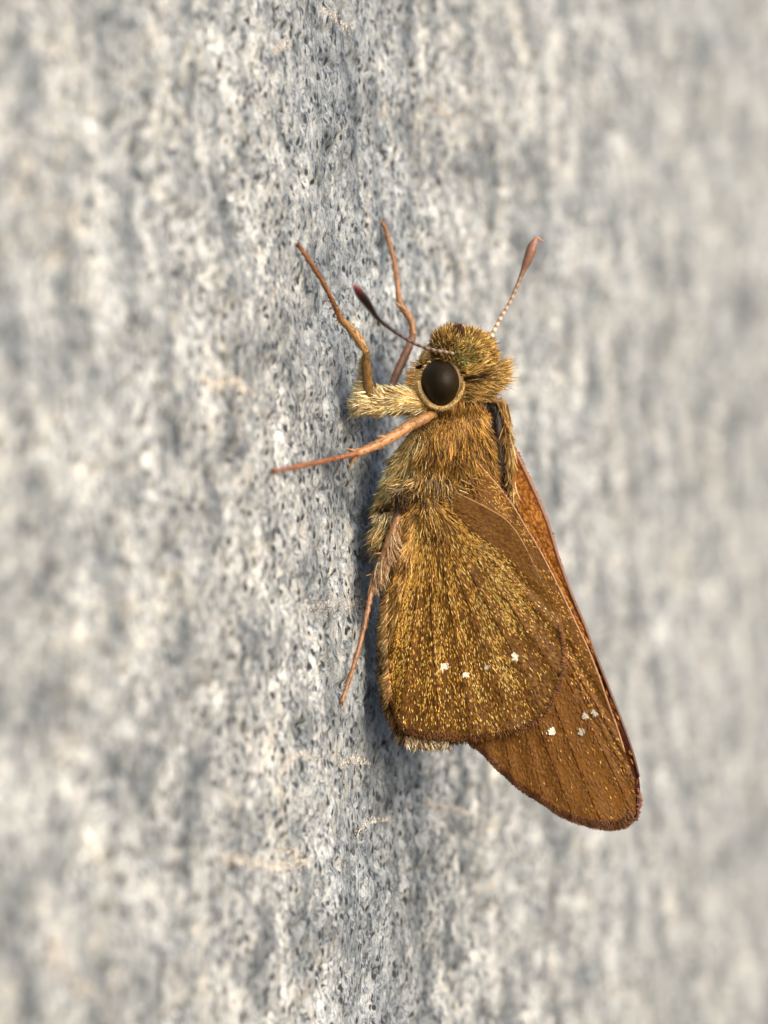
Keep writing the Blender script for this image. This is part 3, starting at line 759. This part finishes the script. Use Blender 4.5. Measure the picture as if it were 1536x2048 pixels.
# ---- tegula: furry shoulder flap behind the thorax, right
tp = spline([P(975, 800, .12), P(1004, 806, .13), P(1011, 832, .14), P(1014, 880, .15), P(1018, 940, .17), P(1022, 990, .18)], 40)
teg = own(tube('tegula', M_chitin, bf, tp, np.interp(np.linspace(0, 1, 40), [0, .2, .5, 1], [.012, .018, .022, .008]), lin(120, 84, 44), 10))
n = 700; ix = rng.integers(4, 40, n)
d = np.stack([rng.normal(.02, .16, n), rng.normal(-.2, .2, n), -np.ones(n)], -1)
c = choose([(190, 154, 88), (160, 118, 58), (120, 84, 36), (210, 180, 120)], n)
hairs('fur', M_fur, teg, tp[ix] + rng.normal(0, .010, (n, 3)), d, rng.uniform(22, 48, n) * U, 2.8 * U, c)

sp_ = spline([P(978, 806, .13), P(992, 824, .13), P(996, 870, .13), P(998, 920, .14), P(1000, 975, .16)], 24)  # near-black tube and hairs added as shade in the slot beside the tegula
shade_tube = own(tube('slot_shade', M_fur, bf, sp_, np.interp(np.linspace(0, 1, 24), [0, .25, .7, 1], [.010, .026, .026, .01]), lin(30, 21, 14), 12))
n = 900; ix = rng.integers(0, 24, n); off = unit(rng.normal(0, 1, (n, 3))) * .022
hairs('fur', M_fur, shade_tube, sp_[ix] + off, off * 8 + np.array([0, 0, -1.0]), rng.uniform(8, 18, n) * U, 2.2 * U, choose([(34, 24, 16), (48, 34, 20), (26, 18, 12)], n))

# ---- legs
def leg(femur, tibia, tarsus, spurs, cols, arch=.015):
    """each chain: list of (point, radius)"""
    e0, e1 = np.asarray(tarsus[0][0]), np.asarray(tarsus[-1][0])
    tarsus = [(e0 + (e1 - e0) * f_ + w_n * arch * math.sin(math.pi * f_) , r_) for f_, r_ in ((0, .013), (.25, .0105), (.5, .010), (.75, .010), (1, .008))]
    def chain(nm, ch, parent, col, n, jit=.03, seg=0):
        pts = np.vstack([np.atleast_2d(c[0]) for c in ch]); q = spline(np.hstack([pts, np.array([[c[1]] for c in ch])]), n)
        rad = q[:, 3] * .95
        if seg:
            s = np.linspace(0, seg, n); rad *= 1 + .14 * np.clip(1 - np.abs((s % 1) - .93) / .07, 0, 1)
        c = np.tile(lin(*col), (n, 1)) * (1 + .12 * vnoise(np.linspace(0, n / 3, n)[:, None], 51))[:, None]
        if seg: c *= (1 - .45 * np.clip(1 - np.abs(((s + .04) % 1) - .04) / .05, 0, 1))[:, None]
        return tube(nm, M_chitin, parent, q[:, :3], rad, c, 12, jitter=jit), q
    o, qf = chain('leg', femur, bf, cols[0], 40); own(o)
    ti, qt = chain('tibia', tibia, o, cols[1], 40)
    ta_, qa = chain('tarsus', tarsus, o, cols[2], 70, .02, 5)
    # claws at the foot
    e = qa[-1, :3]; dd = unit(qa[-1, :3] - qa[-6, :3])
    for sg in (-1, 1):
        sd = unit(np.cross(dd, w_n)) * sg
        pts = spline([e, e + dd * .012 + sd * .010 + w_n * .004, e + dd * .022 + sd * .010 - w_n * .004], 8)
        tube('claw', M_chitin, o, pts, np.linspace(.004, .001, 8), lin(90, 46, 30), 6)
    for a_, b_ in spurs:
        pts = spline([a_, .5 * (a_ + b_) + np.array([0, -.004, .003]), b_], 12)
        tube('spur', M_chitin, o, pts, np.linspace(.008, .002, 12), lin(*cols[1]), 7)
    spines(o, np.vstack([qt, qa]), cols[2])
    # scales and bristles on tibia and femur
    allq = np.vstack([qf, qt, qa]); n = 620; ix = rng.integers(1, len(allq) - 1, n)
    tg = unit(allq[ix + 1, :3] - allq[ix - 1, :3]); off = unit(np.cross(tg, rng.normal(0, 1, (n, 3))))
    base = np.array([lin(*cols[0])] * len(qf) + [lin(*cols[1])] * len(qt) + [lin(*cols[2])] * len(qa))[ix]
    c = np.clip(base * rng.uniform(.7, 1.45, (n, 1)), 0, .9)
    hairs('scales', M_fur, o, allq[ix, :3] + off * allq[ix, 3:4] * .95, tg + off * .14, rng.uniform(4, 9, n) * U, 1.6 * U, c, clump=.05)
    return o, qf, qt
def spines(o, q, col):
    n = 46; ix = rng.integers(1, len(q) - 2, n); tg = unit(q[ix + 1, :3] - q[ix - 1, :3]); off = unit(np.cross(tg, rng.normal(0, 1, (n, 3))))
    hairs('spines', M_fur, o, q[ix, :3] + off * q[ix, 3:4] * .8, tg * .9 + off * .8, rng.uniform(7, 12, n) * U, 1.7 * U, choose([col], n), clump=0)
def foot(x, y): return wall_pt(float(x), float(y), .012)

BR = (146, 96, 60)
# near foreleg
l1, qf, qt = leg([(P(738, 806, -.13), .020), (P(736, 770, -.17), .024), (P(733, 735, -.20), .021), (P(732, 706, -.22), .016)],
    [(P(733, 706, -.22), .015), (P(722, 686, -.23), .020), (P(702, 658, -.22), .019), (P(680, 638, -.20), .013)],
    [(P(682, 640, -.20), .013), (P(650, 590, -.27), .010), (P(620, 542, -.36), .010), (.5 * (foot(600, 508) + P(600, 508, -.40)), .010), (foot(588, 490), .008)],
    [(P(684, 642, -.2), P(670, 642, -.21))], [(110, 82, 42), (152, 116, 70), (132, 90, 58)])
cx_path = spline([P(852, 806, -.02), P(815, 800, -.06), P(775, 802, -.10), P(742, 806, -.13), P(722, 812, -.12)], 40)
cox = tube('coxa', M_chitin, l1, cx_path, np.interp(np.linspace(0, 1, 40), [0, .5, .85, 1], [.045, .050, .036, .018]), lin(190, 158, 100), 14)
n = 3000; ix = rng.integers(0, 40, n); off = unit(rng.normal(0, 1, (n, 3)) * np.array([.4, 1, 1])); rr = np.interp(ix / 39, [0, .5, .85, 1], [.045, .050, .036, .018])[:, None]
d = np.array([-.95, -.05, -.1]) + off * .45 + rng.normal(0, .16, (n, 3))
c = np.clip(choose([(240, 218, 166), (228, 200, 140), (206, 172, 108), (246, 234, 196), (160, 122, 62)], n, .08) * 1.08, 0, .92)
hairs('fur', M_fur, l1, cx_path[ix] + off * rr, d, rng.uniform(14, 32, n) * U, 2.0 * U, c)
n = 800                                                # pale fringe behind the femur
yy = rng.uniform(715, 815, n)
d = np.stack([-1 + rng.normal(0, .2, n), rng.normal(0, .2, n), rng.normal(.1, .35, n) - (yy > 795) * .5], -1)
hairs('fur', M_fur, l1, P(732 + rng.normal(0, 3, n), yy, -.15 + rng.normal(0, .012, n)), d, rng.uniform(.5, 1, n) * np.interp(yy, [715, 760, 800], [14, 24, 38]) * U, 2.0 * U, choose([(228, 210, 164), (206, 182, 128), (240, 228, 196)], n))
# far foreleg
leg([(P(782, 776, .16), .016), (P(798, 738, .20), .019), (P(815, 700, .24), .019), (P(826, 672, .27), .017)],
    [(P(826, 670, .27), .016), (P(824, 648, .28), .014), (P(815, 628, .29), .017), (P(797, 606, .29), .012)],
    [(P(799, 608, .29), .011), (P(783, 555, .30), .010), (P(772, 510, .31), .010), (P(765, 470, .31), .010), (foot(760, 445), .008)],
    [(P(798, 612, .28), P(790, 605, .27))], [(128, 92, 70), (146, 108, 72), (148, 108, 76)])
# near middle leg
leg([(P(868, 826, -.06), .018), (P(850, 836, -.10), .023), (P(830, 846, -.13), .025), (P(815, 853, -.15), .024)],
    [(P(818, 852, -.15), .024), (P(780, 876, -.20), .023), (P(745, 894, -.25), .021), (P(712, 908, -.29), .017)],
    [(P(716, 906, -.29), .014), (P(675, 917, -.38), .011), (P(630, 926, -.47), .010), (P(580, 937, -.53), .010), (foot(540, 943), .009)],
    [(P(716, 906, -.3), P(692, 897, -.33)), (P(712, 912, -.29), P(697, 940, -.28)), (P(776, 876, -.21), P(754, 872, -.24))],
    [(142, 104, 62), (158, 116, 76), (134, 88, 60)])
# near hind leg
l4, qf, qt = leg([(P(800, 1010, -.06), .014), (P(798, 1022, -.09), .020), (P(795, 1034, -.11), .018)],
    [(P(796, 1030, -.11), .017), (P(784, 1070, -.12), .021), (P(766, 1115, -.12), .019), (P(744, 1165, -.10), .014)],
    [(P(746, 1162, -.10), .012), (P(722, 1218, -.10), .010), (P(700, 1275, -.12), .010), (P(685, 1335, -.14), .010), (foot(674, 1405), .008)],
    [(P(752, 1148, -.1), P(732, 1152, -.12)), (P(768, 1108, -.12), P(748, 1108, -.14)), (P(746, 1162, -.10), P(752, 1176, -.12))],
    [(128, 92, 70), (136, 100, 66), (138, 100, 68)])
n = 420; ix = rng.integers(2, 38, n)
hairs('fur', M_fur, l4, qt[ix, :3] + rng.normal(0, .008, (n, 3)), np.stack([.15 + rng.normal(0, .18, n), rng.normal(-.15, .15, n), -np.ones(n)], -1), rng.uniform(25, 48, n) * U, 2.0 * U, choose([(206, 170, 128), (180, 138, 96), (226, 204, 166)], n))

# sub-parts were built in world space: undo their parent's offset
bpy.context.view_layer.update()
inv = bf.matrix_world.inverted()
for o in bf.children: o.matrix_parent_inverse = inv
bpy.context.view_layer.update()
